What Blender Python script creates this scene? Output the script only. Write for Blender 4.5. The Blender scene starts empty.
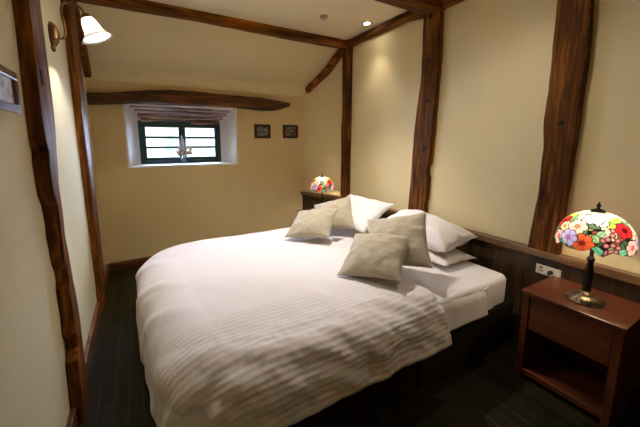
import bpy, bmesh, math, random
from mathutils import Vector, Matrix, noise
random.seed(7)
PI = math.pi
SC = bpy.context.scene
COL = SC.collection
R = math.radians

# ------------------------------------------------------------------ helpers
def tag(o, label=None, cat=None, group=None, kind=None):
    if label: o['label'] = label
    if cat: o['category'] = cat
    if group: o['group'] = group
    if kind: o['kind'] = kind
    return o

def link(o, parent=None):
    COL.objects.link(o)
    if parent is not None: o.parent = parent
    return o

def obj(name, bm, m, parent=None, smooth=False, bevel=0.0, seg=2):
    """link a bmesh as one mesh object"""
    bmesh.ops.recalc_face_normals(bm, faces=bm.faces)
    me = bpy.data.meshes.new(name)
    bm.to_mesh(me); bm.free()
    if smooth:
        for p in me.polygons: p.use_smooth = True
    for k in (m if isinstance(m, (list, tuple)) else [m]):
        me.materials.append(k)
    o = bpy.data.objects.new(name, me)
    link(o, parent)
    if bevel > 0:
        b = o.modifiers.new('bevel', 'BEVEL'); b.width = bevel; b.segments = seg
        b.limit_method = 'ANGLE'; b.angle_limit = R(40)
    return o

def empty(name, loc, rz=0):
    o = bpy.data.objects.new(name, None)
    o.empty_display_size = .1
    COL.objects.link(o); o.location = loc; o.rotation_euler = (0, 0, rz)
    return o

def copy_tree(o, parent=None):
    c = o.copy(); COL.objects.link(c)
    if parent is not None: c.parent = parent
    for ch in list(o.children): copy_tree(ch, c)
    return c

def new(): return bmesh.new()

def box(bm, x0, y0, z0, x1, y1, z1):
    v = [bm.verts.new(p) for p in ((x0,y0,z0),(x1,y0,z0),(x1,y1,z0),(x0,y1,z0),(x0,y0,z1),(x1,y0,z1),(x1,y1,z1),(x0,y1,z1))]
    for f in ((0,3,2,1),(4,5,6,7),(0,1,5,4),(1,2,6,5),(2,3,7,6),(3,0,4,7)):
        bm.faces.new([v[i] for i in f])
    return bm

def hexa(bm, pts):
    v = [bm.verts.new(p) for p in pts]
    for f in ((0,3,2,1),(4,5,6,7),(0,1,5,4),(1,2,6,5),(2,3,7,6),(3,0,4,7)):
        bm.faces.new([v[i] for i in f])
    return bm

def rings(bm, R_, cap0=True, cap1=True, closed=True):
    """skin a list of rings of points"""
    vs = [[bm.verts.new(p) for p in r] for r in R_]
    n = len(vs[0])
    for a, b in zip(vs[:-1], vs[1:]):
        for i in range(n if closed else n-1):
            j = (i+1) % n
            bm.faces.new((a[i], a[j], b[j], b[i]))
    if cap0: bm.faces.new(vs[0][::-1])
    if cap1: bm.faces.new(vs[-1])
    return vs

def lathe(bm, prof, seg=32, mod=None, c=(0,0,0), cap0=True, cap1=True):
    R_ = []
    for k, (r, z) in enumerate(prof):
        ring = []
        for i in range(seg):
            a = 2*PI*i/seg
            rr = r*(mod(a, k/(len(prof)-1)) if mod else 1)
            ring.append((c[0]+rr*math.cos(a), c[1]+rr*math.sin(a), c[2]+z))
        R_.append(ring)
    rings(bm, R_, cap0, cap1)
    return bm

def tube(bm, pts, rad, seg=10):
    pts = [Vector(p) for p in pts]
    rs = rad if isinstance(rad, (list, tuple)) else [rad]*len(pts)
    R_ = []
    prev = None
    for i, p in enumerate(pts):
        d = (pts[min(i+1, len(pts)-1)] - pts[max(i-1, 0)]).normalized()
        if prev is None:
            u = d.orthogonal().normalized()
        else:
            u = (prev - d*prev.dot(d)).normalized()
        prev = u
        w = d.cross(u)
        R_.append([p + (u*math.cos(2*PI*k/seg) + w*math.sin(2*PI*k/seg))*rs[i] for k in range(seg)])
    rings(bm, R_)
    return bm

def bez(p0, p1, p2, p3, n=16):
    p0, p1, p2, p3 = map(Vector, (p0, p1, p2, p3))
    return [p0*(1-t)**3 + p1*3*t*(1-t)**2 + p2*3*t*t*(1-t) + p3*t**3 for t in [i/n for i in range(n+1)]]

def ball(bm, c, r, sx=1, sy=1, sz=1, u=12, v=8):
    m = Matrix.Translation(Vector(c)) @ Matrix.Diagonal((sx, sy, sz, 1))
    bmesh.ops.create_uvsphere(bm, u_segments=u, v_segments=v, radius=r, matrix=m)
    return bm

# ------------------------------------------------------------------ materials
def mat(name, rgb=(.8,.8,.8), rough=.6, metal=0, coat=0, spec=.5):
    m = bpy.data.materials.new(name); m.use_nodes = True
    nt = m.node_tree; b = nt.nodes['Principled BSDF']
    b.inputs['Base Color'].default_value = (*rgb, 1)
    b.inputs['Roughness'].default_value = rough
    b.inputs['Metallic'].default_value = metal
    b.inputs['Coat Weight'].default_value = coat
    b.inputs['Specular IOR Level'].default_value = spec
    return m, nt, b

def coords(nt, scale=(1,1,1), kind='Object', loc=(0,0,0)):
    tc = nt.nodes.new('ShaderNodeTexCoord'); mp = nt.nodes.new('ShaderNodeMapping')
    mp.inputs['Scale'].default_value = scale; mp.inputs['Location'].default_value = loc
    nt.links.new(tc.outputs[kind], mp.inputs['Vector'])
    return mp.outputs['Vector']

def noise_n(nt, vec, scale=5, detail=4, rough=.55, dist=0):
    n = nt.nodes.new('ShaderNodeTexNoise')
    n.inputs['Scale'].default_value = scale; n.inputs['Detail'].default_value = detail
    n.inputs['Roughness'].default_value = rough; n.inputs['Distortion'].default_value = dist
    nt.links.new(vec, n.inputs['Vector'])
    return n.outputs['Fac']

def ramp(nt, fac, stops):
    r = nt.nodes.new('ShaderNodeValToRGB')
    e = r.color_ramp.elements
    while len(e) < len(stops): e.new(.5)
    for k, (p, c) in enumerate(stops):
        e[k].position = p; e[k].color = (*c, 1)
    nt.links.new(fac, r.inputs['Fac'])
    return r.outputs['Color']

def bump(nt, b, h, strength=.3, dist=.01, prev=None):
    n = nt.nodes.new('ShaderNodeBump')
    n.inputs['Strength'].default_value = strength; n.inputs['Distance'].default_value = dist
    nt.links.new(h, n.inputs['Height'])
    if prev: nt.links.new(prev, n.inputs['Normal'])
    nt.links.new(n.outputs['Normal'], b.inputs['Normal'])
    return n.outputs['Normal']

def mixc(nt, a, c, fac, mode='MULTIPLY'):
    m = nt.nodes.new('ShaderNodeMix'); m.data_type = 'RGBA'; m.blend_type = mode
    if isinstance(fac, (int, float)): m.inputs[0].default_value = fac
    else: nt.links.new(fac, m.inputs[0])
    nt.links.new(a, m.inputs[6]); nt.links.new(c, m.inputs[7])
    return m.outputs[2]

def plaster(name, rgb, b1=.35, b2=.2):
    m, nt, b = mat(name, rgb, .85, spec=.2)
    v = coords(nt)
    n1 = noise_n(nt, v, 3.2, 3, .5); n2 = noise_n(nt, v, 45, 3)
    c = ramp(nt, noise_n(nt, v, 1.7, 4), [(.3, tuple(k*.95 for k in rgb)), (.7, tuple(min(1, k*1.03) for k in rgb))])
    nt.links.new(c, b.inputs['Base Color'])
    p = bump(nt, b, n1, b1, .05)
    bump(nt, b, n2, b2, .003, p)
    return m

def wood(name, dark, mid, light, axis='z', rough=.35, coat=.25, fine=1.0, bs=.25, spec=.4):
    m, nt, b = mat(name, mid, rough, coat=coat, spec=spec)
    b.inputs['Coat Roughness'].default_value = .25
    s = {'x': (1, 14, 14), 'y': (14, 1, 14), 'z': (14, 14, 1)}[axis]
    v = coords(nt, tuple(k*fine for k in s))
    v1 = coords(nt)
    g = noise_n(nt, v, 1.6, 6, .6, 1.2)
    c = ramp(nt, g, [(.3, dark), (.5, mid), (.72, light)])
    s2 = {'x': (.6, 3, 3), 'y': (3, .6, 3), 'z': (3, 3, .6)}[axis]
    big = ramp(nt, noise_n(nt, coords(nt, s2), 1.6, 3, .5, .6), [(.33, (.42,.36,.34)), (.55, (1,1,1)), (.72, (1.5,1.35,1.2))])
    c2 = mixc(nt, c, big, .9)
    nt.links.new(c2, b.inputs['Base Color'])
    bump(nt, b, g, bs, .006)
    return m

M = {}
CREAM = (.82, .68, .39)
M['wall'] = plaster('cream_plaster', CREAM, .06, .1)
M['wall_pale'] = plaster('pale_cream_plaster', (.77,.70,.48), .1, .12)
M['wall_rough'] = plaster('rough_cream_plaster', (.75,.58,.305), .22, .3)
M['ceiling'] = plaster('cream_ceiling_plaster', (.90,.79,.56), .05, .08)
M['ceiling_slope'] = plaster('cream_slope_plaster', (.84,.71,.43), .08, .1)
M['reveal'] = plaster('white_painted_reveal', (.90,.91,.93), .15, .2)
TB = ((.03,.009,.0015), (.15,.05,.007), (.42,.155,.02))
for ax in 'xyz': M['timber_'+ax] = wood('varnished_timber_'+ax, *TB, axis=ax, rough=.55, coat=0, spec=.12)
M['timber_dark'] = wood('dark_hewn_timber', (.02,.008,.003), (.075,.028,.008), (.24,.085,.018), axis='x', rough=.5, coat=.05, spec=.25)
M['timber_pale'] = wood('timber_painted_glare', (.16,.07,.06), (.42,.26,.25), (.78,.62,.64), axis='x', rough=.25, coat=1)  # pale pinkish tones paint the window glare into the wood colour
M['peg'] = mat('painted_hole_shade', (.008,.004,.003), .9)[0]  # near-black that stands in for the shade inside holes
M['skirting'] = wood('brown_skirting', (.09,.032,.012), (.19,.07,.026), (.28,.115,.045), axis='x', rough=.4)
M['skirting_y'] = wood('brown_skirting_y', (.09,.032,.012), (.19,.07,.026), (.28,.115,.045), axis='y', rough=.4)
M['panel'] = wood('dark_panelling', (.028,.014,.007), (.06,.033,.016), (.095,.055,.026), axis='z', rough=.4, coat=.15)
M['cap'] = wood('panelling_cap', (.09,.045,.018), (.17,.09,.038), (.25,.145,.065), axis='y', rough=.3, coat=.4)
M['cherry'] = wood('reddish_nightstand_wood', (.085,.024,.010), (.135,.040,.016), (.175,.055,.021), axis='y', rough=.3, coat=.3, fine=1.6, bs=.05)
M['green'] = mat('dark_green_paint', (.012,.045,.04), .4)[0]
M['black'] = mat('black_plastic', (.012,.012,.012), .4)[0]
M['white_plastic'] = mat('white_plastic', (.75,.72,.63), .35)[0]
M['cream_plastic'] = mat('aged_cream_plastic', (.55,.48,.34), .5)[0]

def floor_mat():
    m, nt, b = mat('dark_floorboards', (.03,.025,.014), .6, coat=0, spec=.12)
    v = coords(nt)
    br = nt.nodes.new('ShaderNodeTexBrick')
    rot = nt.nodes.new('ShaderNodeMapping'); rot.inputs['Rotation'].default_value = (0, 0, PI/2)
    nt.links.new(v, rot.inputs['Vector']); nt.links.new(rot.outputs[0], br.inputs['Vector'])
    br.inputs['Scale'].default_value = 1
    br.inputs['Brick Width'].default_value = 1.4; br.inputs['Row Height'].default_value = .075
    br.inputs['Mortar Size'].default_value = .0022; br.offset = .37
    br.inputs['Color1'].default_value = (.011,.009,.0025,1); br.inputs['Color2'].default_value = (.024,.019,.006,1)
    br.inputs['Mortar'].default_value = (.05,.042,.02,1)
    g = ramp(nt, noise_n(nt, coords(nt, (16,1,1)), 2.5, 6, .65, .6), [(.3,(.55,.55,.5)),(.55,(1,1,1)),(.75,(1.7,1.6,1.4))])
    nt.links.new(mixc(nt, br.outputs['Color'], g, .9), b.inputs['Base Color'])
    bump(nt, b, br.outputs['Fac'], .3, -.002)
    return m
M['floor'] = floor_mat()

def fabric(name, rgb, rough=.9, weave=900, ws=.15, sheen=.2, lumps=0, wr=None):
    m, nt, b = mat(name, rgb, rough, spec=.2)
    b.inputs['Sheen Weight'].default_value = sheen
    v = coords(nt)
    n = noise_n(nt, v, weave, 2)
    p = None
    if lumps: p = bump(nt, b, noise_n(nt, v, wr or 9, 3, .6, .8), lumps, .02)
    bump(nt, b, n, ws, .0006, p)
    return m
M['duvet'] = fabric('white_cotton_cover', (.74,.695,.695), weave=500, lumps=.12)
M['sheet'] = fabric('white_sheet', (.74,.72,.74), weave=500, lumps=.15)
M['pillow'] = fabric('white_pillowcase', (.80,.76,.74), weave=500, lumps=.35, wr=7)
M['dark_fabric'] = fabric('black_divan_fabric', (.018,.014,.007), weave=300, sheen=0)

def linen():
    m, nt, b = mat('beige_linen', (.42,.36,.26), .85, spec=.25)
    b.inputs['Sheen Weight'].default_value = .3
    a = noise_n(nt, coords(nt, (40, 40, 160)), 1.6, 3, .6)
    c = ramp(nt, a, [(.3, (.40,.345,.25)), (.7, (.48,.42,.31))])
    nt.links.new(c, b.inputs['Base Color'])
    p = bump(nt, b, noise_n(nt, coords(nt), 8, 3, .6, .5), .25, .02)
    bump(nt, b, a, .15, .001, p)
    return m
M['linen'] = linen()

def emis(name, rgb, s):
    m = bpy.data.materials.new(name); m.use_nodes = True
    nt = m.node_tree; nt.nodes.clear()
    e = nt.nodes.new('ShaderNodeEmission'); o = nt.nodes.new('ShaderNodeOutputMaterial')
    e.inputs[0].default_value = (*rgb, 1); e.inputs[1].default_value = s
    nt.links.new(e.outputs[0], o.inputs[0])
    return m
M['lamp_lens'] = emis('lit_lamp_lens', (1, .93, .8), 30)
M['bulb'] = emis('lit_bulb', (1, .88, .68), 12)
M['chrome'] = mat('satin_chrome', (.35,.33,.30), .25, 1)[0]
M['bronze'] = None
def bronze():
    m, nt, b = mat('aged_bronze', (.16,.12,.075), .38, .85)
    c = ramp(nt, noise_n(nt, coords(nt), 40, 4), [(.35, (.035,.028,.018)), (.65, (.30,.225,.13))])
    nt.links.new(c, b.inputs['Base Color'])
    return m
M['bronze'] = bronze()
M['dark_bronze'] = mat('dark_bronze', (.03,.024,.018), .35, .8)[0]
M['brass'] = mat('antique_brass', (.22,.11,.045), .38, .85)[0]

def glass(name, rgb=(1,1,1), rough=0.0):
    m = bpy.data.materials.new(name); m.use_nodes = True
    nt = m.node_tree; nt.nodes.clear()
    g = nt.nodes.new('ShaderNodeBsdfGlossy'); g.inputs['Roughness'].default_value = .02
    t = nt.nodes.new('ShaderNodeBsdfTransparent'); t.inputs[0].default_value = (*rgb, 1)
    f = nt.nodes.new('ShaderNodeLayerWeight'); f.inputs[0].default_value = .25
    mx = nt.nodes.new('ShaderNodeMixShader'); o = nt.nodes.new('ShaderNodeOutputMaterial')
    nt.links.new(f.outputs['Fresnel'], mx.inputs[0]); nt.links.new(t.outputs[0], mx.inputs[1]); nt.links.new(g.outputs[0], mx.inputs[2])
    nt.links.new(mx.outputs[0], o.inputs[0])
    return m
M['glass'] = glass('window_glass', (.96,.98,.97))
M['blue_glass'] = mat('pale_blue_glass', (.45,.56,.80), .12)[0]
M['blue_glass'].node_tree.nodes['Principled BSDF'].inputs['Transmission Weight'].default_value = .45

def shade_glass():
    """leaded stained glass: pieces coloured by the 'glass' attribute, lit through by the bulb"""
    m = bpy.data.materials.new('stained_glass'); m.use_nodes = True
    nt = m.node_tree; nt.nodes.clear()
    at = nt.nodes.new('ShaderNodeVertexColor'); at.layer_name = 'glass'
    tr = nt.nodes.new('ShaderNodeBsdfTranslucent'); di = nt.nodes.new('ShaderNodeBsdfDiffuse')
    gl = nt.nodes.new('ShaderNodeBsdfGlossy'); gl.inputs['Roughness'].default_value = .2
    m1 = nt.nodes.new('ShaderNodeMixShader'); m1.inputs[0].default_value = .3
    m2 = nt.nodes.new('ShaderNodeMixShader'); m2.inputs[0].default_value = .05
    o = nt.nodes.new('ShaderNodeOutputMaterial')
    dk = nt.nodes.new('ShaderNodeHueSaturation'); dk.inputs['Value'].default_value = .52
    nt.links.new(at.outputs[0], dk.inputs['Color'])
    nt.links.new(dk.outputs[0], tr.inputs[0]); nt.links.new(at.outputs[0], di.inputs[0])
    nt.links.new(tr.outputs[0], m1.inputs[1]); nt.links.new(di.outputs[0], m1.inputs[2])
    nt.links.new(m1.outputs[0], m2.inputs[1]); nt.links.new(gl.outputs[0], m2.inputs[2])
    nt.links.new(m2.outputs[0], o.inputs[0])
    return m
M['stained'] = shade_glass()

def frosted():
    m = bpy.data.materials.new('frosted_white_glass'); m.use_nodes = True
    nt = m.node_tree; nt.nodes.clear()
    tr = nt.nodes.new('ShaderNodeBsdfTranslucent'); tr.inputs[0].default_value = (.9,.88,.85,1)
    di = nt.nodes.new('ShaderNodeBsdfDiffuse'); di.inputs[0].default_value = (.85,.83,.8,1)
    m1 = nt.nodes.new('ShaderNodeMixShader'); m1.inputs[0].default_value = .18
    o = nt.nodes.new('ShaderNodeOutputMaterial')
    nt.links.new(tr.outputs[0], m1.inputs[1]); nt.links.new(di.outputs[0], m1.inputs[2])
    nt.links.new(m1.outputs[0], o.inputs[0])
    return m
M['frosted'] = frosted()

def print_mat(name, stops, scale, seed=0):
    m, nt, b = mat(name, (.5,.5,.5), .5)
    n = noise_n(nt, coords(nt, (1,1,2), loc=(seed, seed, seed)), scale, 4, .6)
    nt.links.new(ramp(nt, n, stops), b.inputs['Base Color'])
    return m
M['print_a'] = print_mat('dark_landscape_print', [(.35,(.03,.03,.025)),(.52,(.14,.13,.11)),(.66,(.6,.58,.5))], 15, 3)
M['print_b'] = print_mat('brown_landscape_print', [(.35,(.06,.03,.025)),(.5,(.22,.15,.12)),(.66,(.55,.47,.42))], 14, 9)
M['print_c'] = print_mat('blurred_print', [(.35,(.34,.28,.27)),(.5,(.55,.54,.62)),(.65,(.85,.86,.95))], 9, 5)
M['mount'] = mat('pale_mount', (.6,.58,.55), .7)[0]

# ------------------------------------------------------------------ room shell
XL, XR, YB, YF, ZC = -.41, 2.48, 4.07, -1.3, 2.77
ZS = 2.25                                  # height where the sloping ceiling meets the back wall
bm = new(); box(bm, -.7, YF-.2, -.08, 2.8, 4.7, 0); tag(obj('floor', bm, M['floor']), kind='structure')

# back wall with a splayed window opening
WX0, WX1, WZ0, WZ1 = -.10, 1.19, 1.215, 1.93     # opening in the room face
GX0, GX1, GZ0, GZ1 = .035, 1.02, 1.225, 1.745    # opening at the window
YW = 4.35
bm = new()
def quad(bm, *p): bm.faces.new([bm.verts.new(q) for q in p])
def grid_quad(bm, x0, x1, z0, z1, y):
    quad(bm, (x0,y,z0), (x1,y,z0), (x1,y,z1), (x0,y,z1))
XA, XB, ZT = -.55, 2.7, 2.95
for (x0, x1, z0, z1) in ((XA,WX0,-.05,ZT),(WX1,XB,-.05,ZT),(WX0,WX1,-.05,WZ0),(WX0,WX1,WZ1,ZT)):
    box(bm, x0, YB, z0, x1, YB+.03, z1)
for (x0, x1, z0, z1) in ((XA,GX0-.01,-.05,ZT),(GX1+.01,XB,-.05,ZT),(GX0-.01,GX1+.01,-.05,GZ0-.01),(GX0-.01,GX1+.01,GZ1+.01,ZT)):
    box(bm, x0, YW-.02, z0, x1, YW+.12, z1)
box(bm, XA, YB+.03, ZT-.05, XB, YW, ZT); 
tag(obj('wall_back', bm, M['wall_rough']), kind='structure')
# white painted splayed cheeks, sill and soffit of the opening
def slab(name, pts, th, m):
    a, b_, c, d = map(Vector, pts)
    n = (b_-a).cross(d-a).normalized()*th
    bm = new(); hexa(bm, [a, b_, c, d, a+n, b_+n, c+n, d+n])
    return tag(obj(name, bm, m), kind='structure')
slab('window_1_reveal_left', ((WX0,YB-.003,WZ0),(WX0,YB-.003,WZ1),(GX0,YW,GZ1+.06),(GX0,YW,GZ0)), -.02, M['reveal'])
slab('window_1_reveal_right', ((WX1,YB-.003,WZ0),(GX1,YW,GZ0),(GX1,YW,GZ1+.06),(WX1,YB-.003,WZ1)), -.02, M['reveal'])
slab('window_1_sill', ((WX0,YB-.012,WZ0),(WX1,YB-.012,WZ0),(GX1,YW,GZ0),(GX0,YW,GZ0)), -.02, M['reveal'])
slab('window_1_soffit', ((WX0,YB,WZ1+.02),(GX0,YW,GZ1+.05),(GX1,YW,GZ1+.05),(WX1,YB,WZ1+.02)), -.02, M['reveal'])

# window: dark green two-light casement
win = empty('window_1', (0, YW, 0)); tag(win, kind='structure')
def wbox(name, x0, x1, z0, z1, y0=-.03, y1=.03, m='green', par=None, bev=.004):
    bm = new(); box(bm, x0, y0, z0, x1, y1, z1); return obj(name, bm, M[m], par or win, bevel=bev)
bm = new()
for (a,b_,c,d) in ((GX0,GX1,GZ0,GZ0+.035),(GX0,GX1,GZ1-.025,GZ1+.01),(GX0,GX0+.035,GZ0+.035,GZ1-.025),(GX1-.035,GX1,GZ0+.035,GZ1-.025),):
    box(bm, a, -.045, c, b_, .02, d)
obj('window_frame', bm, M['green'], win, bevel=.004)
xm = (GX0+GX1)/2
for k, (a, b_) in enumerate(((GX0+.035, xm+.004), (xm+.004, GX1-.035))):
    bm = new(); z0, z1 = GZ0+.035, GZ1-.025; w = .042
    box(bm, a, -.03, z0, b_, .0, z0+w); box(bm, a, -.03, z1-w, b_, 0, z1)
    box(bm, a, -.03, z0+w, a+w, 0, z1-w); box(bm, b_-w, -.03, z0+w, b_, 0, z1-w)
    h = (z1-z0-2*w)/3
    for j in (1, 2): box(bm, a+w, -.026, z0+w+h*j-.014, b_-w, -.004, z0+w+h*j+.014)
    sash = obj('window_sash', bm, M['green'], win, bevel=.002)
    bm = new(); box(bm, a+w-.005, -.016, z0+w-.005, b_-w+.005, -.012, z1-w+.005)
    obj('window_pane', bm, M['glass'], sash)
bm = new(); box(bm, xm-.02, -.045, 1.46, xm-.006, -.03, 1.53); box(bm, xm-.018, -.06, 1.49, xm-.008, -.03, 1.50)
obj('window_latch', bm, M['dark_bronze'], win)

# side walls, front wall, ceilings
bm = new(); box(bm, XL-.12, YF-.1, -.05, XL, YW+.1, 2.95); tag(obj('wall_left', bm, M['wall_pale']), kind='structure')
bm = new(); box(bm, XR, YF-.1, -.05, XR+.12, 3.45, 2.95)
hexa(bm, [(XR,3.45,-.05),(XR+.12,3.45,-.05),(2.31,4.11,-.05),(2.19,4.11,-.05),(XR,3.45,2.95),(XR+.12,3.45,2.95),(2.31,4.11,2.95),(2.19,4.11,2.95)])
tag(obj('wall_right', bm, M['wall']), kind='structure')
bm = new(); box(bm, XL-.12, YF-.12, -.05, XR+.12, YF, 2.95); tag(obj('wall_front', bm, M['wall']), kind='structure')
bm = new(); box(bm, XL-.1, YF-.1, ZC, XR+.1, 3.36, ZC+.1); tag(obj('ceiling', bm, M['ceiling']), kind='structure')
# sloping part, with a soft plaster cove where it meets the back wall
bm = new(); sec = []
sl = [(3.33, ZC), (3.41, ZC-.045)] + [(3.41+(3.98-3.41)*t, ZC-.045+(ZS+.075-ZC+.045)*t) for t in (.25,.5,.75,1)] + [(4.025,ZS+.03),(4.055,ZS-.03),(4.074,ZS-.11)]
for x in [XL-.05+(2.6-XL)*k/12 for k in range(13)]:
    lo = [(x, y, z+.012*noise.noise((x*1.5, y*2, 3))) for y, z in sl]
    sec.append(lo + [(x, 4.12, 2.9), (x, 3.33, 2.9)])
rings(bm, sec); tag(obj('ceiling_slope', bm, M['ceiling_slope'], smooth=False), kind='structure')

# baseboards
bm = new(); box(bm, XL+.03, YB-.03, 0, 2.2, YB+.005, .105); tag(obj('baseboard_back', bm, M['skirting'], bevel=.004), kind='structure')
bm = new(); box(bm, XL-.01, YF, 0, XL+.025, 3.1, .10); box(bm, XL-.01, 3.42, 0, XL+.025, YB, .10)
tag(obj('baseboard_left', bm, M['skirting_y'], bevel=.004), kind='structure')

# dark panelling behind the bed with its lighter cap
WY = 2.452
bm = new()
def wains(bm, x_face, z0, z1, th):
    box(bm, x_face, YF, z0, x_face+th, 3.44, z1)
    d = Vector((2.205-XR, 4.075-3.44)); 
    a0, a1 = Vector((x_face, 3.44)), Vector((x_face+d.x*1.0, 4.068))
    hexa(bm, [(a0.x,a0.y,z0),(a0.x+th,a0.y,z0),(a1.x+th,a1.y,z0),(a1.x,a1.y,z0),(a0.x,a0.y,z1),(a0.x+th,a0.y,z1),(a1.x+th,a1.y,z1),(a1.x,a1.y,z1)])
wains(bm, WY, 0, .70, .03)
for y in [1.08 + .42*k for k in range(-5, 7)]:
    box(bm, WY-.004, y-.003, .02, WY, y+.003, .685)
tag(obj('trim_1', bm, M['panel']), kind='structure'); 
bm = new(); wains(bm, 2.418, .69, .742, .066)
tag(obj('trim_2', bm, M['cap'], bevel=.006), kind='structure')
bm = new(); box(bm, 2.44, YF, 0, WY, 3.4, .09); tag(obj('trim_3', bm, M['panel'], bevel=.003), kind='structure')

# ------------------------------------------------------------------ timbers
def timber(name, stations, m, label, cat, step=.05, wob=.006, pw=5.0, seed=0, notches=(), n=28, group=None):
    """stations: (centre, half-vector a, half-vector b); a lofted, slightly wandering hewn timber"""
    S = [(Vector(c), Vector(a), Vector(b_)) for c, a, b_ in stations]
    R_ = []
    for (c0,a0,b0), (c1,a1,b1) in zip(S[:-1], S[1:]):
        k = max(2, int((c1-c0).length/step))
        for i in range(k + (1 if c1 is S[-1][0] else 0)):
            t = i/k
            R_.append((c0.lerp(c1, t), a0.lerp(a1, t), b0.lerp(b1, t)))
    out = []; L = 0; prev = R_[0][0]; base = R_[0][0].copy()
    for c, a, b_ in R_:
        L += (c-prev).length; prev = c
        ring = []
        for i in range(n):
            th = 2*PI*(i+.5)/n; co, si = math.cos(th), math.sin(th)
            rr = (abs(co)**pw + abs(si)**pw)**(-1/pw)
            u, v = rr*co, rr*si
            for (l0, l1, su, dep) in notches:
                if l0 < L < l1 and u*su > .35:
                    u -= su*dep*min(1, (u*su-.35)/.3)
            p = a*u + b_*v
            d = noise.noise((c.x*2.2+seed*7+co*.6, c.y*2.2+si*.6, c.z*2.2)) * wob * 1.6 + noise.noise((c.x*9+co*2+seed, c.y*9+si*2, c.z*9))*wob*.6
            p = p + p.normalized()*d
            ring.append(c + p - base)
        out.append(ring)
    bm = new(); rings(bm, out)
    bmesh.ops.recalc_face_normals(bm, faces=bm.faces)
    for e in bm.edges:
        if len(e.link_faces) == 2 and e.calc_face_angle() > R(24): e.smooth = False
    o = obj(name, bm, m, smooth=True); o.location = base
    md = o.modifiers.new('edge', 'WEIGHTED_NORMAL') if False else None
    tag(o, label, cat, group)
    return o

def post(ys, xc, dx, m, label, **kw):
    """ys: (z, y_near, y_far)"""
    kw['pw'] = 14; kw['n'] = 36
    return timber('timber_post', [((xc, (a+b_)/2, z), (0, (b_-a)/2, 0), (dx, 0, 0)) for z, a, b_ in ys], m, label, 'post', **kw)

pC = post([(.742,.875,1.06),(1.1,.868,1.04),(1.45,.87,1.035),(1.65,.866,1.052),(2.0,.862,1.045),(2.35,.872,1.053),(2.77,.88,1.06)],
     2.465, .042, M['timber_z'], 'thick timber wall post directly behind the stained glass lamp on the near nightstand', seed=1, pw=7)
pB = post([(.742,1.985,2.20),(.85,1.98,2.195),(1.3,1.96,2.18),(1.6,1.95,2.165),(2.12,1.93,2.12),(2.3,1.93,2.115),(2.7,1.945,2.13),(2.77,1.945,2.13)],
     2.465, .042, M['timber_z'], 'wide timber wall post rising behind the right-hand bed pillows to the ceiling', seed=2, pw=7,
     notches=((.45,.52,-1,.16),(.1,.17,-1,.1),))
pA = post([(.742,3.265,3.41),(1.3,3.26,3.405),(2.0,3.262,3.4),(2.77,3.27,3.405)],
     2.46, .045, M['timber_z'], 'slim timber post on the right wall, rising behind the standing white pillow', seed=3, pw=7)
pL = post([(0.0,1.84,2.05),(.3,1.865,2.05),(.6,1.90,2.045),(1.0,1.86,1.96),(1.3,1.80,1.95),(1.66,1.79,2.03),(2.0,1.82,2.05),(2.77,1.83,2.06)],
     -.4, .048, M['timber_z'], 'notched timber post on the left wall, nearest the camera beside the framed picture', seed=4, pw=6,
     notches=((.40,.50,-1,.5),(.76,.86,-1,.45),(1.10,1.22,-1,.4),(1.45,1.5,-1,.2)))
pL2 = post([(0.0,3.12,3.36),(.3,3.14,3.36),(.65,3.12,3.36),(1.24,3.10,3.34),(1.8,3.06,3.36),(2.3,3.05,3.36),(2.77,3.05,3.36)],
     -.4, .045, M['timber_z'], 'timber post on the left wall behind the wall light, closer to the window', seed=5, pw=6)
def peg(parent, x, y, z, r=.014):
    bm = new(); lathe(bm, [(r*.9, -.01), (r, .0), (r*.8, .003), (.001, .0035)], 14)
    o = obj('peg_hole_shade', bm, M['peg'], parent, smooth=True)  # raised disc, painted dark as the shade of a hole
    o.rotation_euler = (0, -PI/2, 0); o.location = Vector((x, y, z)) - parent.location
    tag(o, 'black disc painted as the shade in a peg hole')
for z, y in ((2.63,2.04),(2.24,2.03),(1.88,2.02),(1.43,2.03)): peg(pB, 2.422, y, z, .02)
for z, y in ((1.62,.95),): peg(pC, 2.422, y, z, .015)
# mortise in the near left post: a raised block, its shade painted black
bm = new(); box(bm, 0, -.02, -.035, .004, .02, .035)
o = obj('mortise', bm, M['peg'], pL); o.location = Vector((-.354, 1.872, 1.79)) - pL.location; tag(o, 'empty mortise, its shade painted as a black block')
bm = new(); lathe(bm, [(.016, -.012), (.017, 0), (.001, .002)], 14)
o = obj('small_hole_shade', bm, M['peg'], pL, smooth=True); o.rotation_euler = (PI/2, 0, 0); o.location = Vector((-.375, 1.797, 1.47)) - pL.location  # small black disc, the shade of a hole put into its colour

timber('tie_beam', [((-.41,3.38,2.735),(0,.06,0),(0,0,.058)),((.7,3.38,2.755),(0,.06,0),(0,0,.06)),((1.6,3.38,2.74),(0,.06,0),(0,0,.058)),((2.48,3.38,2.74),(0,.06,0),(0,0,.055))],
       M['timber_x'], 'long timber beam crossing the ceiling from the left wall to the slim right post', 'beam', seed=6, pw=7)
timber('tie_beam', [((-.41,2.02,2.73),(0,.09,0),(0,0,.07)),((1.1,2.02,2.73),(0,.09,0),(0,0,.07)),((2.48,2.02,2.725),(0,.1,0),(0,0,.075))],
       M['timber_x'], 'heavy timber ceiling beam meeting the top of the wide right post, cut by the photo top edge', 'beam', seed=7, pw=7)
timber('wall_plate', [((2.46,3.4,2.715),(.045,0,0),(0,0,.037)),((2.455,2.9,2.73),(.045,0,0),(0,0,.034)),((2.46,2.45,2.732),(.05,0,0),(0,0,.04)),((2.46,2.1,2.715),(.055,0,0),(0,0,.055))],
       M['timber_y'], 'timber running along the top of the right wall between the slim and wide posts', 'beam', seed=8, wob=.009)
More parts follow.
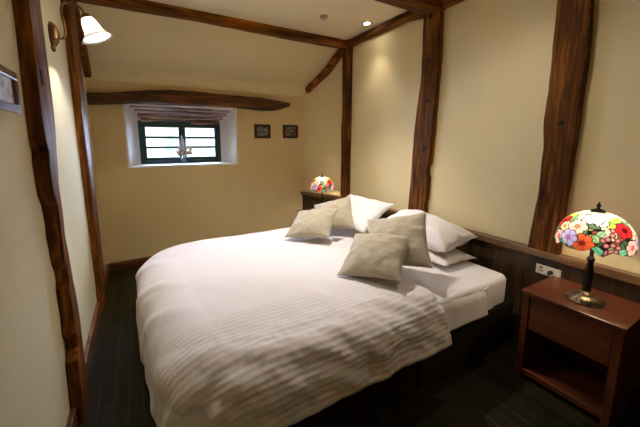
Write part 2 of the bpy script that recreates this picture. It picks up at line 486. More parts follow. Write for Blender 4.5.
timber('wall_plate', [((2.46,1.95,2.715),(.05,0,0),(0,0,.052)),((2.46,.9,2.72),(.05,0,0),(0,0,.045)),((2.46,YF,2.72),(.05,0,0),(0,0,.045))],
       M['timber_y'], 'timber along the top of the right wall on the camera side of the wide post', 'beam', seed=9)
timber('timber_brace', [((2.42,3.38,2.69),(.045,0,0),(0,.02,.035)),((2.36,3.66,2.46),(.045,0,0),(0,.02,.035)),((2.235,3.99,2.235),(.042,0,0),(0,.02,.034))],
       M['timber_y'], 'short sloping timber brace under the ceiling slope at the right, ending above the small pictures', 'brace', seed=10)
timber('timber_brace', [((-.385,3.38,2.69),(.04,0,0),(0,.02,.04)),((-.38,3.66,2.45),(.04,0,0),(0,.02,.04)),((-.385,4.0,2.19),(.034,0,0),(0,.02,.036))],
       M['timber_y'], 'short sloping timber brace under the ceiling slope at the left, behind the wall light', 'brace', seed=11)
# lintel over the window: a long crooked hewn beam
lin = [(-.43,2.012,1.886),(-.2,2.03,1.9),(0,2.062,1.912),(.2,2.09,1.925),(.4,2.105,1.93),(.65,2.103,1.935),(.86,2.097,1.937),(1.1,2.097,1.937),(1.3,2.093,1.925),(1.52,2.088,1.917),(1.7,2.075,1.93),(1.82,2.06,1.955),(1.87,2.05,1.975),(1.95,2.043,2.0)]
timber('window_lintel', [((x, 4.055, (a+b_)/2), (0,.07 if x<1.8 else .045,0), (0,0,(a-b_)/2)) for x, a, b_ in lin],
       M['timber_dark'], 'long crooked dark timber lintel on the back wall above the window', 'beam', seed=12, wob=.008, pw=4)
# four rough timbers forming the head of the window opening
for k in range(4):
    y = 4.16 + .058*k; z = 1.905 - .047*k; x0 = -.03+.035*k; x1 = 1.20-.035*k
    timber('opening_timber', [((x0,y,z),(0,.03,0),(0,0,.024)),((.3,y+.012*math.sin(k*2),z+.008*math.cos(k*3)),(0,.027,0),(0,0,.022)),((.75,y-.01*math.sin(k*2+1),z-.006),(0,.03,0),(0,0,.024)),((x1,y,z+.004),(0,.026,0),(0,0,.02))],
           M['timber_pale'], ['rough timber over the window opening, outermost of four, just behind the long lintel',
            'second rough timber behind the long lintel over the window opening', 'third rough timber behind the long lintel over the window opening',
            'innermost rough timber over the window opening, resting just above the green frame'][k], 'beam', seed=20+k, wob=.014, pw=3, group='rough timbers over the window opening')

# ------------------------------------------------------------------ bed
bed = empty('double_bed', (1.3, 1.98, 0)); tag(bed, 'double bed with black divan base and white fitted sheet against the dark panelling', 'bed')
for k, (x0, x1) in enumerate(((.33,1.36),(1.365,2.40))):
    bm = new(); box(bm, x0, 1.09, .015, x1, 2.88, .325)
    o = obj('divan_base', bm, M['dark_fabric'], bed, bevel=.02, seg=3); o.location = -bed.location
bm = new()
def rbox(bm, x0, y0, z0, x1, y1, z1, r, nz=8, rz=.04):
    """cushiony box: rounded plan corners, rounded top edge"""
    out = []
    def ring(ins, z):
        pts = []
        rr = max(r-ins, .01)
        for cx, cy, a0 in ((x1-r,y1-r,0),(x0+r,y1-r,90),(x0+r,y0+r,180),(x1-r,y0+r,270)):
            for k in range(7):
                a = R(a0+15*k); pts.append((cx+rr*math.cos(a), cy+rr*math.sin(a), z))
        return pts
    for k in range(nz+1):
        a = PI/2*(1-k/nz); out.append(ring(rz*(1-math.cos(a)), z0+rz*(1-math.sin(a))))
    for k in range(nz+1):
        a = PI/2*k/nz; out.append(ring(rz*(1-math.cos(a)), z1-rz*(1-math.sin(a))))
    rings(bm, out)
rbox(bm, .33, 1.095, .32, 2.31, 2.88, .535, .07, rz=.035)
# the tucked pocket fold of the fitted sheet at the near head corner
mt = obj('mattress', bm, M['sheet'], bed, smooth=True); mt.location = -bed.location; mt['label'] = 'mattress in white fitted sheet'
bm = new()
hexa(bm, [(1.98,1.090,.335),(2.10,1.090,.335),(2.02,1.090,.51),(1.97,1.090,.51),(1.98,1.098,.335),(2.13,1.098,.335),(2.04,1.098,.52),(1.97,1.098,.51)])
o = obj('sheet_fold', bm, M['sheet'], mt, smooth=False, bevel=.004)

def drape(name, a0, a1, b0, b1, rect, rad, rx, rzz, ztop, na, nb, disp, m, thick=.012, sag=None):
    """cloth laid flat over a rounded rectangle; what lies outside it bends over the edge and hangs"""
    X0, X1, Y0, Y1 = rect
    arc = PI/2*(rx+rzz)/2
    bm = new(); V = []
    for i in range(na+1):
        row = []
        for j in range(nb+1):
            a = a0+(a1-a0)*i/na; b_ = b0+(b1-b0)*j/nb
            # nearest point on the inner rounded rectangle
            cx = max(a, X0+rad); cy = min(max(b_, Y0+rad), Y1-rad)
            dx, dy = a-cx, b_-cy; d = math.hypot(dx, dy)
            if d > 1e-6: nx, ny = dx/d, dy/d
            else: nx = ny = 0
            s = d-rad
            if s <= 0:
                p = Vector((a, b_, ztop)); nr = Vector((0,0,1))
            else:
                bx, by = cx+nx*rad, cy+ny*rad
                if s < arc:
                    t = s/arc*PI/2
                    off = rx*math.sin(t); dz = rzz*(1-math.cos(t)); nr = Vector((nx*math.sin(t), ny*math.sin(t), math.cos(t)))
                else:
                    off = rx + (s-arc)*(.05+.17*abs(ny)); dz = rzz + (s-arc)*.97; nr = Vector((nx, ny, .1)).normalized()
                p = Vector((bx+nx*off, by+ny*off, ztop-dz))
            p += nr*disp(a, b_, s, nx, ny)
            if sag: p.z += sag(p.x, p.y)
            row.append(bm.verts.new(p))
        V.append(row)
    for i in range(na):
        for j in range(nb):
            bm.faces.new((V[i][j], V[i+1][j], V[i+1][j+1], V[i][j+1]))
    o = obj(name, bm, m, smooth=True)
    s = o.modifiers.new('thickness', 'SOLIDIFY'); s.thickness = thick; s.offset = -1
    return o

def N(x, y, z=0.0): return noise.noise((x, y, z))
def duvet_disp(a, b_, s, nx, ny):
    d = .014*N(a*2.2, b_*2.2, 1) + .005*N(a*6, b_*6, 2)
    side = max(0, min(1, (s+.02)/.12))
    # pleated band along the near side
    if b_ < 1.50:
        w = min(1, (1.50-b_)/.03)
        q = .5+.5*math.cos(2*PI*(b_+.008*N(a*3, 4))/.0295)
        d += .0026*w*(q**3)*(1.0 + .5*N(a*22, b_*22, 5))
    # crumples down the near side
    near = max(0, min(1, (1.32-b_)/.15)) * (1 if nx > -.8 else .5)
    warp = b_*7 + 2.0*N(a*2.3, b_*2.3, 8)
    d += near*(.030*N(a*3.6+1.5*N(a*2, b_*2, 3), warp, 6) + .012*N(a*9+b_*6, b_*9, 9) + .004*N(a*24, b_*22, 10))
    # hanging folds over the foot
    foot = max(0, min(1, -nx*side))
    d += foot*(.014*N(a*1.2, b_*5.0 + 1.4*N(a*4, b_*2, 7), 12) + .010*max(0, math.sin(b_*15+a*9+2*N(a*3,b_*3,2)))**2)
    far = max(0, min(1, (s+.02)/.15))*max(0, ny)
    d += far*.01*N(a*5, b_*3, 14)
    return max(d + .010*near, -.020)
def duvet_sag(x, y):
    return .016*math.exp(-((x-.75)/.5)**2 - ((y-2.0)/.6)**2)
duv = drape('duvet', -.34, 1.50, .84, 3.20, (.27, 99, 1.262, 2.75), .14, .25, .17, .60, 300, 330, duvet_disp, M['duvet'], thick=.02, sag=duvet_sag)
for v_ in duv.data.vertices:      # the duvet lies a little askew, further out over the foot at the window side
    v_.co.x -= (.015+.075*max(0, min(1, (v_.co.y-1.3)/.9)))*max(0, min(1, (.8-v_.co.x)/.6))
tag(duv, 'white duvet with pleated near side, spread over the bed and hanging over its foot', 'duvet')

def sheet_disp(a, b_, s, nx, ny):
    side = max(0, min(1, (s+.05)/.12))
    return .008*N(a*4, b_*4, 21) + .006*side*N(a*9, b_*7, 22) + .004*N(a*14, b_*3, 23)
sh = drape('top_sheet', 1.36, 1.98, .92, 3.08, (.2, 99, 1.185, 2.82), .03, .115, .09, .547, 70, 200, sheet_disp, M['duvet'], thick=.012,
           sag=lambda x, y: -.01*max(0, (x-1.6)/.3)) 
tag(sh, 'smooth white top sheet showing between the pleated duvet and the fitted sheet near the nightstand', 'sheet')

# ------------------------------------------------------------------ pillows and cushions
def cushion(name, C, thick, m, label, cat, pin=.06, pw=.55, seed=0, wr=.01, group=None, n=44, base_sag=0, flange=0):
    """C: four corners top-left, top-right, bottom-right, bottom-left"""
    tl, tr, br, bl = [Vector(c) for c in C]
    cen = (tl+tr+br+bl)/4
    nrm = ((tr-tl)+(br-bl)).cross((tl-bl)+(tr-br)).normalized()
    if nrm.z < 0: nrm.negate()
    bm = new(); side = {}
    for sg in (1, -1):
        for i in range(n+1):
            for j in range(n+1):
                s, t = -1+2*i/n, -1+2*j/n
                if sg == -1 and (i in (0, n) or j in (0, n)):
                    side[(sg,i,j)] = side[(1,i,j)]; continue
                k = 1-pin*(1-t*t); l = 1-pin*(1-s*s)
                ss, tt = s*k, t*l
                u, v = (ss+1)/2, (tt+1)/2
                p = (bl*(1-u)+br*u)*(1-v) + (tl*(1-u)+tr*u)*v
                h = max(0, (1-s*s))**pw * max(0, (1-t*t))**pw
                h *= 1 + .10*N(s*1.7, t*1.7, seed)
                edge = (1-h)
                w = wr*(N(s*3+seed, t*3, sg*3) + .5*N(s*7, t*7+seed, sg)*1) * (h**.5)
                # puckers running in from the corners
                rr = math.hypot(s, t); th = math.atan2(t, s)
                w += wr*.8*math.sin(th*9+seed+2*N(s*2,t*2,seed))*max(0, min(1, (rr-.55)/.4))*h**.5
                q = p + nrm*sg*(thick/2*h) + nrm*w
                q.z -= base_sag*(h)
                side[(sg,i,j)] = bm.verts.new(q-cen)
    for sg in (1, -1):
        for i in range(n):
            for j in range(n):
                f = [side[(sg,i,j)], side[(sg,i+1,j)], side[(sg,i+1,j+1)], side[(sg,i,j+1)]]
                bm.faces.new(f if sg == 1 else f[::-1])
    o = obj(name, bm, m, smooth=True); o.location = cen
    # stitched seam round the edge
    bm = new(); pts = []
    for (s0,t0,s1,t1) in ((-1,-1,1,-1),(1,-1,1,1),(1,1,-1,1),(-1,1,-1,-1)):
        for k in range(20):
            s = s0+(s1-s0)*k/20; t = t0+(t1-t0)*k/20
            kk = 1-pin*(1-t*t); l = 1-pin*(1-s*s); u, v = (s*kk+1)/2, (t*l+1)/2
            pts.append((bl*(1-u)+br*u)*(1-v) + (tl*(1-u)+tr*u)*v - cen)
    R_ = []
    for i, p in enumerate(pts):
        d = (pts[(i+1) % len(pts)] - pts[i-1]).normalized(); w = d.cross(nrm)
        R_.append([p + (nrm*math.cos(2*PI*k/6) + w*math.sin(2*PI*k/6))*.0028 for k in range(6)])
    vs = rings(bm, R_+[R_[0]], False, False); bmesh.ops.remove_doubles(bm, verts=bm.verts, dist=1e-5)
    obj('seam', bm, m, o, smooth=True)
    tag(o, label, cat, group)
    return o

cushion('bed_pillow', [(2.22,2.92,.87),(2.24,2.21,.87),(1.84,2.19,.63),(1.82,2.90,.62)], .17, M['pillow'],
        'white pillow standing against the panelling behind the left pair of beige cushions', 'pillow', seed=3, wr=.012)
cushion('bed_pillow', [(2.30,2.10,.60),(2.31,1.36,.575),(1.93,1.36,.585),(1.92,2.10,.61)], .13, M['pillow'],
        'white pillow lying flat on the mattress, underneath the plump right-hand pillow', 'pillow', seed=5, wr=.012)
cushion('bed_pillow', [(2.33,2.14,.82),(2.36,1.39,.735),(1.97,1.40,.67),(1.93,2.12,.72)], .27, M['pillow'],
        'plump white pillow on top of the flat one, behind the right pair of beige cushions', 'pillow', seed=8, wr=.016)
LT = .175
cushion('beige_cushion', [(1.70,2.90,.79),(2.0,2.63,.905),(1.86,2.31,.635),(1.52,2.56,.62)], LT, M['linen'],
        'beige linen cushion of the left pair, standing against the white pillow', 'cushion', seed=11, group=None, pin=.085)
cushion('beige_cushion', [(1.40,2.70,.79),(1.67,2.37,.855),(1.38,2.10,.69),(1.12,2.44,.635)], LT, M['linen'],
        'beige linen cushion of the left pair lying in front, farthest left on the bed', 'cushion', seed=12, pin=.085)
cushion('beige_cushion', [(1.57,1.83,.88),(1.83,1.48,.985),(1.59,1.21,.70),(1.34,1.58,.62)], LT, M['linen'],
        'beige linen cushion of the right pair, leaning on the plump white pillow', 'cushion', seed=13, pin=.085)
cushion('beige_cushion', [(1.42,1.79,.80),(1.63,1.42,.86),(1.31,1.21,.68),(1.10,1.57,.62)], LT, M['linen'],
        'beige linen cushion of the right pair lying in front, nearest the pleated duvet edge', 'cushion', seed=14, pin=.085)

# ------------------------------------------------------------------ nightstands
def nightstand(loc, rz, label):
    t = empty('nightstand', loc, rz); tag(t, label, 'nightstand')
    W, D, H = .475, .40, .585            # width along local y, depth along local x (front at -x)
    x0, x1, y0, y1 = -D/2, D/2, -W/2, W/2
    bm = new(); box(bm, x0-.008, y0, H-.024, x1, y1, H); obj('nightstand_top', bm, M['cherry'], t, bevel=.004)
    for s in (-1, 1):
        ya, yb = (y0+.008, y0+.045) if s < 0 else (y1-.045, y1-.008)
        bm = new(); box(bm, x0+.004, ya, 0, x1-.005, yb, H-.024); obj('side_panel', bm, M['cherry'], t, bevel=.003)
    bm = new(); box(bm, x1-.018, y0+.045, .07, x1-.006, y1-.045, H-.024); obj('back_panel', bm, M['cherry'], t)
    bm = new(); box(bm, x0+.006, y0+.045, .03, x1-.018, y1-.045, .065); obj('shelf', bm, M['cherry'], t, bevel=.003)
    bm = new(); box(bm, x0+.01, y0+.047, .338, x0+.03, y1-.047, .550)
    dr = obj('drawer', bm, M['cherry'], t, bevel=.004)
    bm = new(); box(bm, x0+.03, y0+.052, .345, x1-.03, y1-.052, .535); obj('drawer_box', bm, M['cherry'], dr)
    return t
nightstand((2.24, .655, 0), 0, 'reddish wooden nightstand with one drawer and open shelf, right of the bed')
fn = nightstand((2.15, 3.57, 0), R(10), 'nightstand at the far side of the bed, mostly hidden by pillows, by the back wall')

fn.scale = (.86, 1, .903)
# ------------------------------------------------------------------ stained glass lamps
PET = [  # angle, polar, radius, petals, colour, centre
    (158,79,17,6,(.50,.47,.95),(.35,.1,.3)), (181,84,19,7,(1.0,.17,.05),(.35,.02,.02)), (166,54,17,6,(1.0,.66,.62),(.9,.2,.15)),
    (191,30,15,6,(.80,.84,1.0),(1,.9,.5)), (206,38,11,5,(1,.93,.86),(1,.8,.4)), (247,52,17,6,(.45,.02,.03),(.1,.0,.0)),
    (256,84,15,6,(1,.50,.55),(.7,.1,.1)), (140,60,12,5,(.9,.75,.45),(.4,.2,.05))]
GRAPE = [(222,80),(215,70),(222,62),(229,71),(213,82),(230,84),(208,73),(220,92),(227,93),(214,93),(224,53)]
LEAF = [(204,93,16,7,30,(.16,.62,.44)), (236,93,13,7,-30,(.20,.62,.42)), (220,42,20,7,15,(.42,.62,.10)), (245,30,18,7,-20,(.30,.50,.10)), (234,50,12,6,50,(.55,.60,.15)),
        (198,72,9,7,60,(.38,.66,.34)), (205,62,9,6,-50,(.30,.62,.40)), (147,92,11,7,20,(.06,.25,.14)), (170,98,10,6,0,(.12,.32,.10)), (148,42,18,7,70,(.12,.30,.12)), (178,66,9,5,-60,(.10,.30,.12)), (196,97,9,5,-30,(.80,.45,.16))]
DOME_R, DOME_R0, DOME_Z, DOME_H, AMAX = .155, .03, .545, .172, 98
def dome_pt(az, pol, extra=0):
    a = R(pol); r = DOME_R0 + DOME_R*math.sin(a)*(.152/.155) + extra
    z = DOME_Z - DOME_H*(1-math.cos(a))
    return Vector((r*math.cos(R(az)), r*math.sin(R(az)), z))
def local(az, pol, caz, cpol):
    d = (az-caz+180) % 360 - 180
    s = max(.25, math.sin(R(cpol))*.95+.1)
    return d*s, pol-cpol
def bgcells():
    rnd = random.Random(5); pts = []
    for k in range(170):
        az = rnd.uniform(0, 360); pol = 12+88*rnd.random()**.75
        c = rnd.choice([(.75,.80,.50),(.30,.42,.26),(.9,.84,.60),(.40,.38,.16),(.10,.2,.12),(.12,.26,.12),(.06,.16,.10),(.05,.10,.06),(.35,.08,.05)]) if pol > 48 else rnd.choice([(1,.97,.85),(.95,.93,.78),(1,.90,.62),(.85,.92,.80),(.85,.88,.6)])
        pts.append((dome_pt(az, pol), c))
    return pts
BG = bgcells()
def glass_colour(az, pol):
    LEADC = (.010,.009,.008)
    for off in (0, 120, 240):
        A = az-off
        for (ca, cp, rad, n, col, cen) in PET:
            x, y = local(A, pol, ca, cp); rr = math.hypot(x, y)
            if rr > rad*1.05: continue
            th = math.atan2(y, x); k = abs(math.cos(th*n/2))
            edge = rad*(.74+.26*k**.6)
            if rr > edge+.5: continue
            if rr > edge-1.2: return LEADC
            if rr < rad*.24: return cen
            if rr < rad*.24+.6: return LEADC
            if k*rr < .95: return LEADC
            f = .75+.35*(rr/rad)
            return tuple(min(1, c*f) for c in col)
        for ga, gp in GRAPE:
            x, y = local(A, pol, ga, gp); rr = math.hypot(x, y)
            if rr < 4.0: return (.34,.10,.14) if rr > 2.4 else (.60,.26,.30)
            if rr < 5.2: return LEADC
        for (la, lp, L, W, rot, col) in LEAF:
            x, y = local(A, pol, la, lp); c, s = math.cos(R(rot)), math.sin(R(rot))
            u, v = (x*c+y*s)/L, (-x*s+y*c)/W
            w = 1-u*u if abs(u) < 1 else 0
            if abs(u) < 1 and abs(v) < w:
                if abs(v) > w-.16 or abs(v) < .07: return LEADC
                return col
    p = dome_pt(az, pol)
    d = sorted(((p-q).length, c) for q, c in BG)[:2] if False else None
    b1 = b2 = 9; c1 = None
    for q, c in BG:
        dd = (p-q).length_squared
        if dd < b1: b2 = b1; b1 = dd; c1 = c
        elif dd < b2: b2 = dd
    if math.sqrt(b2)-math.sqrt(b1) < .0042: return LEADC
    return c1

NA, NP = 396, 96
def make_lamp():
    t = empty('stained_glass_lamp', (0,0,0))
    # base: flared foot with cast relief
    bm = new()
    prof = [(.001,0),(.088,0),(.092,.004),(.091,.009),(.084,.013),(.082,.018),(.074,.027),(.062,.035),(.050,.040),(.046,.046),(.040,.054),(.030,.060),(.024,.064)]
    lathe(bm, prof, 96, mod=lambda a, k: 1+.03*math.cos(10*a)*(1 if k < .7 else .3)+.02*math.sin(24*a)*math.sin(PI*k))
    obj('lamp_base', bm, M['bronze'], t, smooth=True)
    bm = new()
    prof = [(.024,.060),(.026,.072),(.020,.082),(.024,.098),(.026,.125),(.0255,.150),(.024,.185),(.019,.215),(.016,.240),(.021,.252),(.024,.262),(.018,.272),(.012,.280),(.010,.33),(.009,.40),(.008,.548)]
    prof = [(r*.86 if z < .3 else r, z) for r, z in prof]
    lathe(bm, prof, 48, mod=lambda a, k: 1+.07*math.cos(10*a)*(1 if .12 < k < .6 else 0))
    obj('lamp_stem', bm, M['dark_bronze'], t, smooth=True)
    bm = new()
    prof = [(.031,.545),(.036,.551),(.034,.557),(.022,.563),(.010,.566),(.007,.572),(.010,.578),(.012,.584),(.008,.592),(.005,.598),(.002,.605),(.0005,.608)]
    lathe(bm, prof, 24); obj('finial', bm, M['dark_bronze'], t, smooth=True)
    # shade
    me = bpy.data.meshes.new('lamp_shade')
    vs, fs = [], []
    for j in range(NP+1):
        pol = 3+(AMAX-3)*j/NP
        for i in range(NA):
            az = 360*i/NA
            k = max(0, (pol-86)/12)
            pl = pol + k*(3.2*math.sin(R(az*9))+2*math.sin(R(az*14+40)))
            p = dome_pt(az, pl); vs.append(p)
    for j in range(NP):
        for i in range(NA):
            i2 = (i+1) % NA
            fs.append((j*NA+i, j*NA+i2, (j+1)*NA+i2, (j+1)*NA+i))
    me.from_pydata([tuple(v) for v in vs], [], fs); me.update()
    ca = me.color_attributes.new('glass', 'FLOAT_COLOR', 'POINT')
    for j in range(NP+1):
        pol = 3+(AMAX-3)*j/NP
        for i in range(NA):
            c = glass_colour(360*i/NA, pol)
            if j in (0, NP): c = (.010,.009,.008)
            ca.data[j*NA+i].color = (*c, 1)
    for p in me.polygons: p.use_smooth = True
    me.materials.append(M['stained'])
    o = bpy.data.objects.new('lamp_shade', me); link(o, t)
    # bulb
    for sx in (-1, 1):
        bm = new(); ball(bm, (.045*sx,0,.44), .022, sz=1.3); obj('bulb', bm, M['bulb'], t, smooth=True)
    return t
def add_point(name, parent, loc, energy, color, rad):
    l = bpy.data.lights.new(name, 'POINT'); l.energy = energy; l.color = color; l.shadow_soft_size = rad
    o = bpy.data.objects.new(name, l); link(o, parent); o.location = loc
    return o
lamp = make_lamp(); lamp.location = (2.207, .64, .585); lamp.scale = (.94, .94, .965)
tag(lamp, 'lit stained glass table lamp with flower shade and bronze base on the near nightstand', 'lamp', 'stained glass bedside lamps')
lamp2 = copy_tree(lamp); lamp2.location = (2.2, 3.53, .528); lamp2.rotation_euler = (0, 0, R(42)); lamp2.scale = (.9,.9,.9)
tag(lamp2, 'small distant stained glass table lamp on the far nightstand by the back wall', 'lamp')
LC = (1.0, .80, .55)
for t in (lamp, lamp2):
    e = 3.6 if t is lamp else 2.6
    add_point('bulb_light', t, (0, .0, .47), e, LC, .03)

# ------------------------------------------------------------------ socket and cables
so = empty('power_socket', (2.452, .925, .60)); tag(so, 'white double power socket with a black plug on the dark panelling above the nightstand', 'socket')
bm = new(); box(bm, -.009, -.074, -.033, 0, .074, .033); obj('socket_plate', bm, M['white_plastic'], so, bevel=.003)
bm = new(); box(bm, -.0105, .03, -.012, -.008, .036, .0); box(bm, -.0105, .045, -.012, -.008, .051, 0); box(bm, -.013, .034, .012, -.008, .046, .024)
obj('socket_slot', bm, M['black'], so)
bm = new(); tube(bm, [(-.009,-.018,.0),(-.03,-.018,.0),(-.045,-.02,-.006)], [.014,.013,.006], 12); obj('power_plug', bm, M['black'], so, smooth=True)
bm = new(); tube(bm, bez((2.408,.925,.582),(2.39,.915,.56),(2.445,.91,.58),(2.446,.89,.3),18)+[Vector((2.446,.87,.05))], .0035, 8)
o = obj('power_cable', bm, M['black'], smooth=True); tag(o, 'black cable dropping from the plug behind the nightstand', 'cable')

# ------------------------------------------------------------------ pictures
def picture(name, w, h, fr, m, pm, face, loc, label, th=.02, mount=.0):
    """built facing -y, turned by face"""
    t = empty(name, loc, face); tag(t, label, 'picture')
    bm = new()
    for a in ((-w/2,-h/2,w/2,-h/2+fr),(-w/2,h/2-fr,w/2,h/2),(-w/2,-h/2+fr,-w/2+fr,h/2-fr),(w/2-fr,-h/2+fr,w/2,h/2-fr)):
        box(bm, a[0], -th, a[1], a[2], 0, a[3])
    obj('picture_frame', bm, m, t, bevel=.003)
    if mount:
        bm = new(); box(bm, -w/2+fr, -.008, -h/2+fr, w/2-fr, -.004, h/2-fr); obj('mount', bm, M['mount'], t)
    bm = new(); q = fr+mount; box(bm, -w/2+q, -.010, -h/2+q, w/2-q, -.006, h/2-q); obj('print', bm, pm, t)
    if th > .021: return t
    bm = new(); box(bm, -w/2+fr, -.0135, -h/2+fr, w/2-fr, -.012, h/2-fr); obj('picture_glass', bm, M['glass'], t)
    return t
M['frame_dark'] = wood('dark_frame_wood', (.02,.006,.004), (.045,.014,.009), (.08,.028,.015), axis='x', rough=.3)
M['frame_mid'] = wood('brown_frame_wood', (.07,.025,.01), (.16,.06,.022), (.26,.10,.035), axis='z', rough=.25, coat=.6)
picture('framed_picture', .235, .19, .03, M['frame_dark'], M['print_a'], 0, (1.545, 4.066, 1.64), 'small dark-framed picture on the back wall, nearer the window')
picture('framed_picture', .235, .19, .03, M['frame_dark'], M['print_b'], 0, (1.975, 4.066, 1.645), 'small dark-framed picture on the back wall, nearer the right corner')
picture('framed_picture', .30, .155, .03, M['frame_mid'], M['print_c'], -PI/2+PI, (XL+.002, 1.50, 1.688), 'brown-framed picture on the left wall cut by the photo edge', th=.022)

# ------------------------------------------------------------------ vase of dried flowers on the sill
vx, vy = .525, 4.24
v = empty('glass_vase', (vx, vy, 1.2255)); tag(v, 'small pale blue glass vase on the window sill', 'vase')
bm = new(); lathe(bm, [(.001,0),(.030,0),(.033,.01),(.034,.03),(.028,.055),(.017,.075),(.014,.09),(.019,.105),(.0175,.105),(.0125,.09),(.015,.075),(.026,.055),(.031,.03),(.030,.012),(.001,.01)], 24, cap0=True, cap1=True)
obj('vase_body', bm, M['blue_glass'], v, smooth=True)
f = empty('dried_flowers', (vx, vy, 1.24)); tag(f, 'sprig of dried flowers with a pale feathery plume in the glass vase', 'flowers')
M['stem'] = mat('dry_stem', (.16,.14,.08), .8)[0]
M['plume'] = mat('pale_plume', (.62,.66,.74), .9)[0]
M['petal_a'] = mat('beige_petals', (.6,.52,.38), .8)[0]
M['petal_b'] = mat('pinkish_petals', (.5,.34,.32), .8)[0]
rnd = random.Random(3)
bm = new(); bl, bb, bc = [], new(), new()
tips = [(-.012,-.01,.32,'p'),(.008,0,.27,'p'),(-.065,-.02,.125,'a'),(-.038,.01,.165,'b'),(-.022,-.02,.115,'a'),(.018,-.02,.13,'b'),(.035,.01,.175,'a'),(.055,-.02,.12,'b'),(.088,0,.16,'a'),(.085,-.01,.115,'b'),(-.05,.0,.095,'b'),(.03,-.01,.10,'a')]
for (x, y, z, k) in tips:
    tube(bm, bez((0,0,.0),(x*.15,y*.15,z*.4),(x*.6,y*.6,z*.75),(x,y,z),8), .0018, 6)
obj('stem', bm, M['stem'], f, smooth=True)
for kind, mm, nm in (('p','plume','plume'),('a','petal_a','blossom'),('b','petal_b','blossom')):
    for (x, y, z, k) in tips:
        if k != kind: continue
        bm = new()
        if k == 'p':
            for i in range(26):
                t = i/25; r = .018*math.sin(PI*(.15+.85*t))
                for q in range(3):
                    a = rnd.uniform(0, 2*PI); ball(bm, (x*(.6+.4*t)+r*math.cos(a)*.8, y+r*math.sin(a)*.8, z-.13+.14*t), .006, sz=1.8, u=6, v=4)
        else:
            for i in range(9):
                a = 2*PI*i/9
                p0 = Vector((x, y, z)); d = Vector((math.cos(a), .4*math.sin(a), math.sin(a)))*.026
                tube(bm, [p0, p0+d*.5, p0+d], [.004,.007,.002], 6)
            ball(bm, (x, y, z), .008, u=8, v=6)
        obj(nm, bm, M[mm], f, smooth=True)

# ------------------------------------------------------------------ wall light
sc = empty('wall_light', (XL, 2.53, 2.155)); tag(sc, 'wall light with white bell glass shade on a curved arm, mounted between the left posts', 'wall light')
bm = new()
prof = [(.001,0),(.060,0),(.064,.008),(.058,.024),(.040,.038),(.018,.046),(.001,.048)]
lathe(bm, prof, 40, mod=lambda a, k: 1+.05*math.cos(6*a))
for v_ in bm.verts: v_.co = Vector((v_.co.z, v_.co.y*.8, v_.co.x*1.15))
for dz, dy in ((-.082,-.02),(-.088,0),(-.082,.02)): ball(bm, (.008, dy, dz), .010, sz=1.5)
obj('backplate', bm, M['brass'], sc, smooth=True)
NK = Vector((.19, -.02, .14)); AX = Vector((.38, -.05, -.92)).normalized()
bm = new()
pts = bez((.042,0,-.015),(.075,0,-.03),(.085,0,.03),(.07,-.005,.10),14)+bez((.07,-.005,.10),(.06,-.01,.18),(.085,-.01,.205),(.115,-.015,.20),14)[1:]+bez((.115,-.015,.20),(.165,-.018,.20),NK-AX*.04,NK,10)[1:]
tube(bm, pts, .006, 10); obj('arm', bm, M['brass'], sc, smooth=True)
def oriented(bm, at, axis):
    q = Vector((0,0,1)).rotation_difference(axis)
    for v_ in bm.verts: v_.co = at + q @ v_.co
bm = new(); lathe(bm, [(.001,-.012),(.012,-.010),(.024,.0),(.032,.012),(.033,.022),(.029,.022),(.02,.008),(.001,.004)], 28); oriented(bm, NK, AX)
obj('shade_holder', bm, M['brass'], sc, smooth=True)
bm = new()
pf = [(.028,.012),(.036,.025),(.044,.045),(.049,.07),(.054,.095),(.064,.118),(.080,.137),(.094,.146)]
lathe(bm, pf, 64, cap0=False, cap1=False, mod=lambda a, k: 1+.05*max(0,k-.75)*4*math.cos(6*a))
oriented(bm, NK, AX)
o = obj('lamp_shade', bm, M['frosted'], sc, smooth=True); s = o.modifiers.new('t', 'SOLIDIFY'); s.thickness = .003
bm = new(); ball(bm, (0,0,.065), .021, sz=1.5); oriented(bm, NK, AX); obj('bulb', bm, M['bulb'], sc, smooth=True)
add_point('bulb_light', sc, NK+AX*.085, 24, (1,.93,.84), .025)

# ------------------------------------------------------------------ ceiling lights and smoke alarm
def downlight(x, y, label, energy, aim=(0,0), ang=120, blend=.9):
    t = empty('ceiling_downlight', (x, y, ZC)); tag(t, label, 'ceiling light')
    bm = new(); lathe(bm, [(.036,-.001),(.056,-.001),(.057,-.006),(.050,-.009),(.036,-.006),(.034,.03),(.036,.03)], 32, cap0=False, cap1=False)
    obj('trim_ring', bm, M['chrome'], t, smooth=True)
    bm = new(); lathe(bm, [(.001,-.003),(.02,-.0035),(.034,-.002),(.034,0),(.001,0)], 28); obj('lens', bm, M['lamp_lens'], t, smooth=True)
    l = bpy.data.lights.new('beam', 'SPOT'); l.energy = energy; l.color = (1,.92,.84); l.spot_size = R(ang); l.spot_blend = blend; l.shadow_soft_size = .03
    o = bpy.data.objects.new('beam', l); link(o, t); o.location = (0,0,-.02)
    o.rotation_euler = (R(aim[0]), R(aim[1]), 0)
    return t
downlight(2.28, 2.76, 'small round lit ceiling downlight near the top of the right wall', 9, ang=80, blend=1)
downlight(1.35, 2.4, 'round lit ceiling downlight above the middle of the bed, beyond the photo top edge', 88, ang=96, blend=1)
downlight(1.85, 1.15, 'unseen round ceiling downlight added to brighten the right wall, above the near bed head', 9)  # added out of view to lift the right wall
t = empty('smoke_alarm', (1.77, 2.83, ZC)); tag(t, 'small round cream smoke alarm on the ceiling', 'smoke alarm')
bm = new(); lathe(bm, [(.001,0),(.042,0),(.044,-.008),(.040,-.014),(.001,-.014)], 32); obj('alarm_base', bm, M['cream_plastic'], t, smooth=False, bevel=.002)
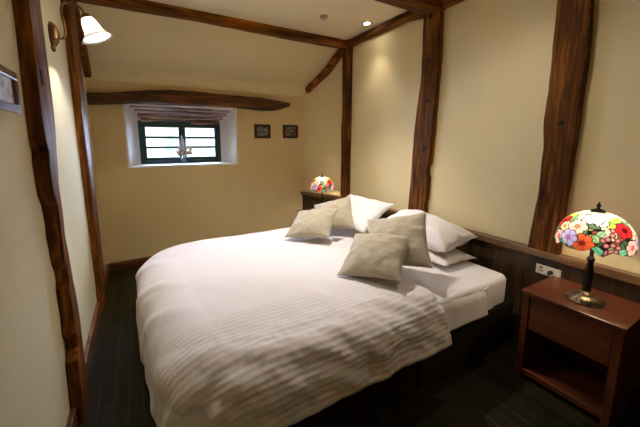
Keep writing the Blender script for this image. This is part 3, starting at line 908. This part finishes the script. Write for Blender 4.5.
bm = new(); lathe(bm, [(.001,-.014),(.033,-.014),(.035,-.022),(.030,-.030),(.012,-.033),(.001,-.033)], 32); obj('alarm_cover', bm, M['cream_plastic'], t, smooth=True)

# ------------------------------------------------------------------ daylight, camera
w = bpy.data.worlds.new('World'); SC.world = w; w.use_nodes = True
nt = w.node_tree; bg = nt.nodes['Background']
tc = nt.nodes.new('ShaderNodeTexCoord')
# hazy bright sky overhead, paler glare with a hint of foliage towards the horizon
n = noise_n(nt, tc.outputs['Generated'], 14, 4, .6)
c = ramp(nt, n, [(.36, (.42,.68,.60)), (.50, (.80,.92,.92)), (.62, (.90,.95,.97))])
sx = nt.nodes.new('ShaderNodeSeparateXYZ'); nt.links.new(tc.outputs['Generated'], sx.inputs[0])
mr = nt.nodes.new('ShaderNodeMapRange'); nt.links.new(sx.outputs['Z'], mr.inputs['Value'])
mr.inputs['From Min'].default_value = .08; mr.inputs['From Max'].default_value = .22
mr.inputs['To Min'].default_value = 0; mr.inputs['To Max'].default_value = 1
sky = nt.nodes.new('ShaderNodeRGB'); sky.outputs[0].default_value = (19, 23, 33, 1)
# world brightened to either side of the window view, added to light the cheeks
ab = nt.nodes.new('ShaderNodeMath'); ab.operation = 'ABSOLUTE'; nt.links.new(sx.outputs['X'], ab.inputs[0])
ms = nt.nodes.new('ShaderNodeMapRange'); nt.links.new(ab.outputs[0], ms.inputs['Value'])
ms.inputs['From Min'].default_value = .26; ms.inputs['From Max'].default_value = .45
ms.inputs['To Min'].default_value = 0; ms.inputs['To Max'].default_value = 1.0
hz = mixc(nt, c, sky.outputs[0], ms.outputs[0], 'MIX')
# bright band well below the horizon, added to light the window head from beneath
mg = nt.nodes.new('ShaderNodeMapRange'); nt.links.new(sx.outputs['Z'], mg.inputs['Value'])
mg.inputs['From Min'].default_value = -.14; mg.inputs['From Max'].default_value = -.30
mg.inputs['To Min'].default_value = 0; mg.inputs['To Max'].default_value = 1
gm = nt.nodes.new('ShaderNodeMix'); gm.data_type = 'RGBA'
nt.links.new(mg.outputs[0], gm.inputs[0]); gm.inputs[7].default_value = (4.2, 4.0, 4.4, 1)
nt.links.new(mixc(nt, hz, sky.outputs[0], mr.outputs[0], 'MIX'), gm.inputs[6])
nt.links.new(gm.outputs[2], bg.inputs[0]); bg.inputs[1].default_value = 1.0

cam = bpy.data.cameras.new('camera'); co = bpy.data.objects.new('camera', cam); link(co)
cam.sensor_width = 36; cam.sensor_fit = 'HORIZONTAL'
cam.lens = 303/640*36
cam.shift_x = 10/640; cam.shift_y = -24.9/640
cam.clip_start = .02
pitch = math.atan(47/303)
co.location = (0, 0, 1.5)
co.rotation_euler = (PI/2 - pitch, 0, -R(29.6))
SC.camera = co

SC.view_settings.view_transform = 'Standard'; SC.view_settings.look = 'None'
SC.view_settings.gamma = 1; SC.view_settings.exposure = 1.12; SC.view_settings.use_curve_mapping = False
cy = SC.cycles
cy.max_bounces = 8; cy.diffuse_bounces = 6; cy.glossy_bounces = 3; cy.transmission_bounces = 4; cy.transparent_max_bounces = 8
cy.sample_clamp_indirect = 4; cy.use_denoising = True; cy.caustics_reflective = False; cy.caustics_refractive = False
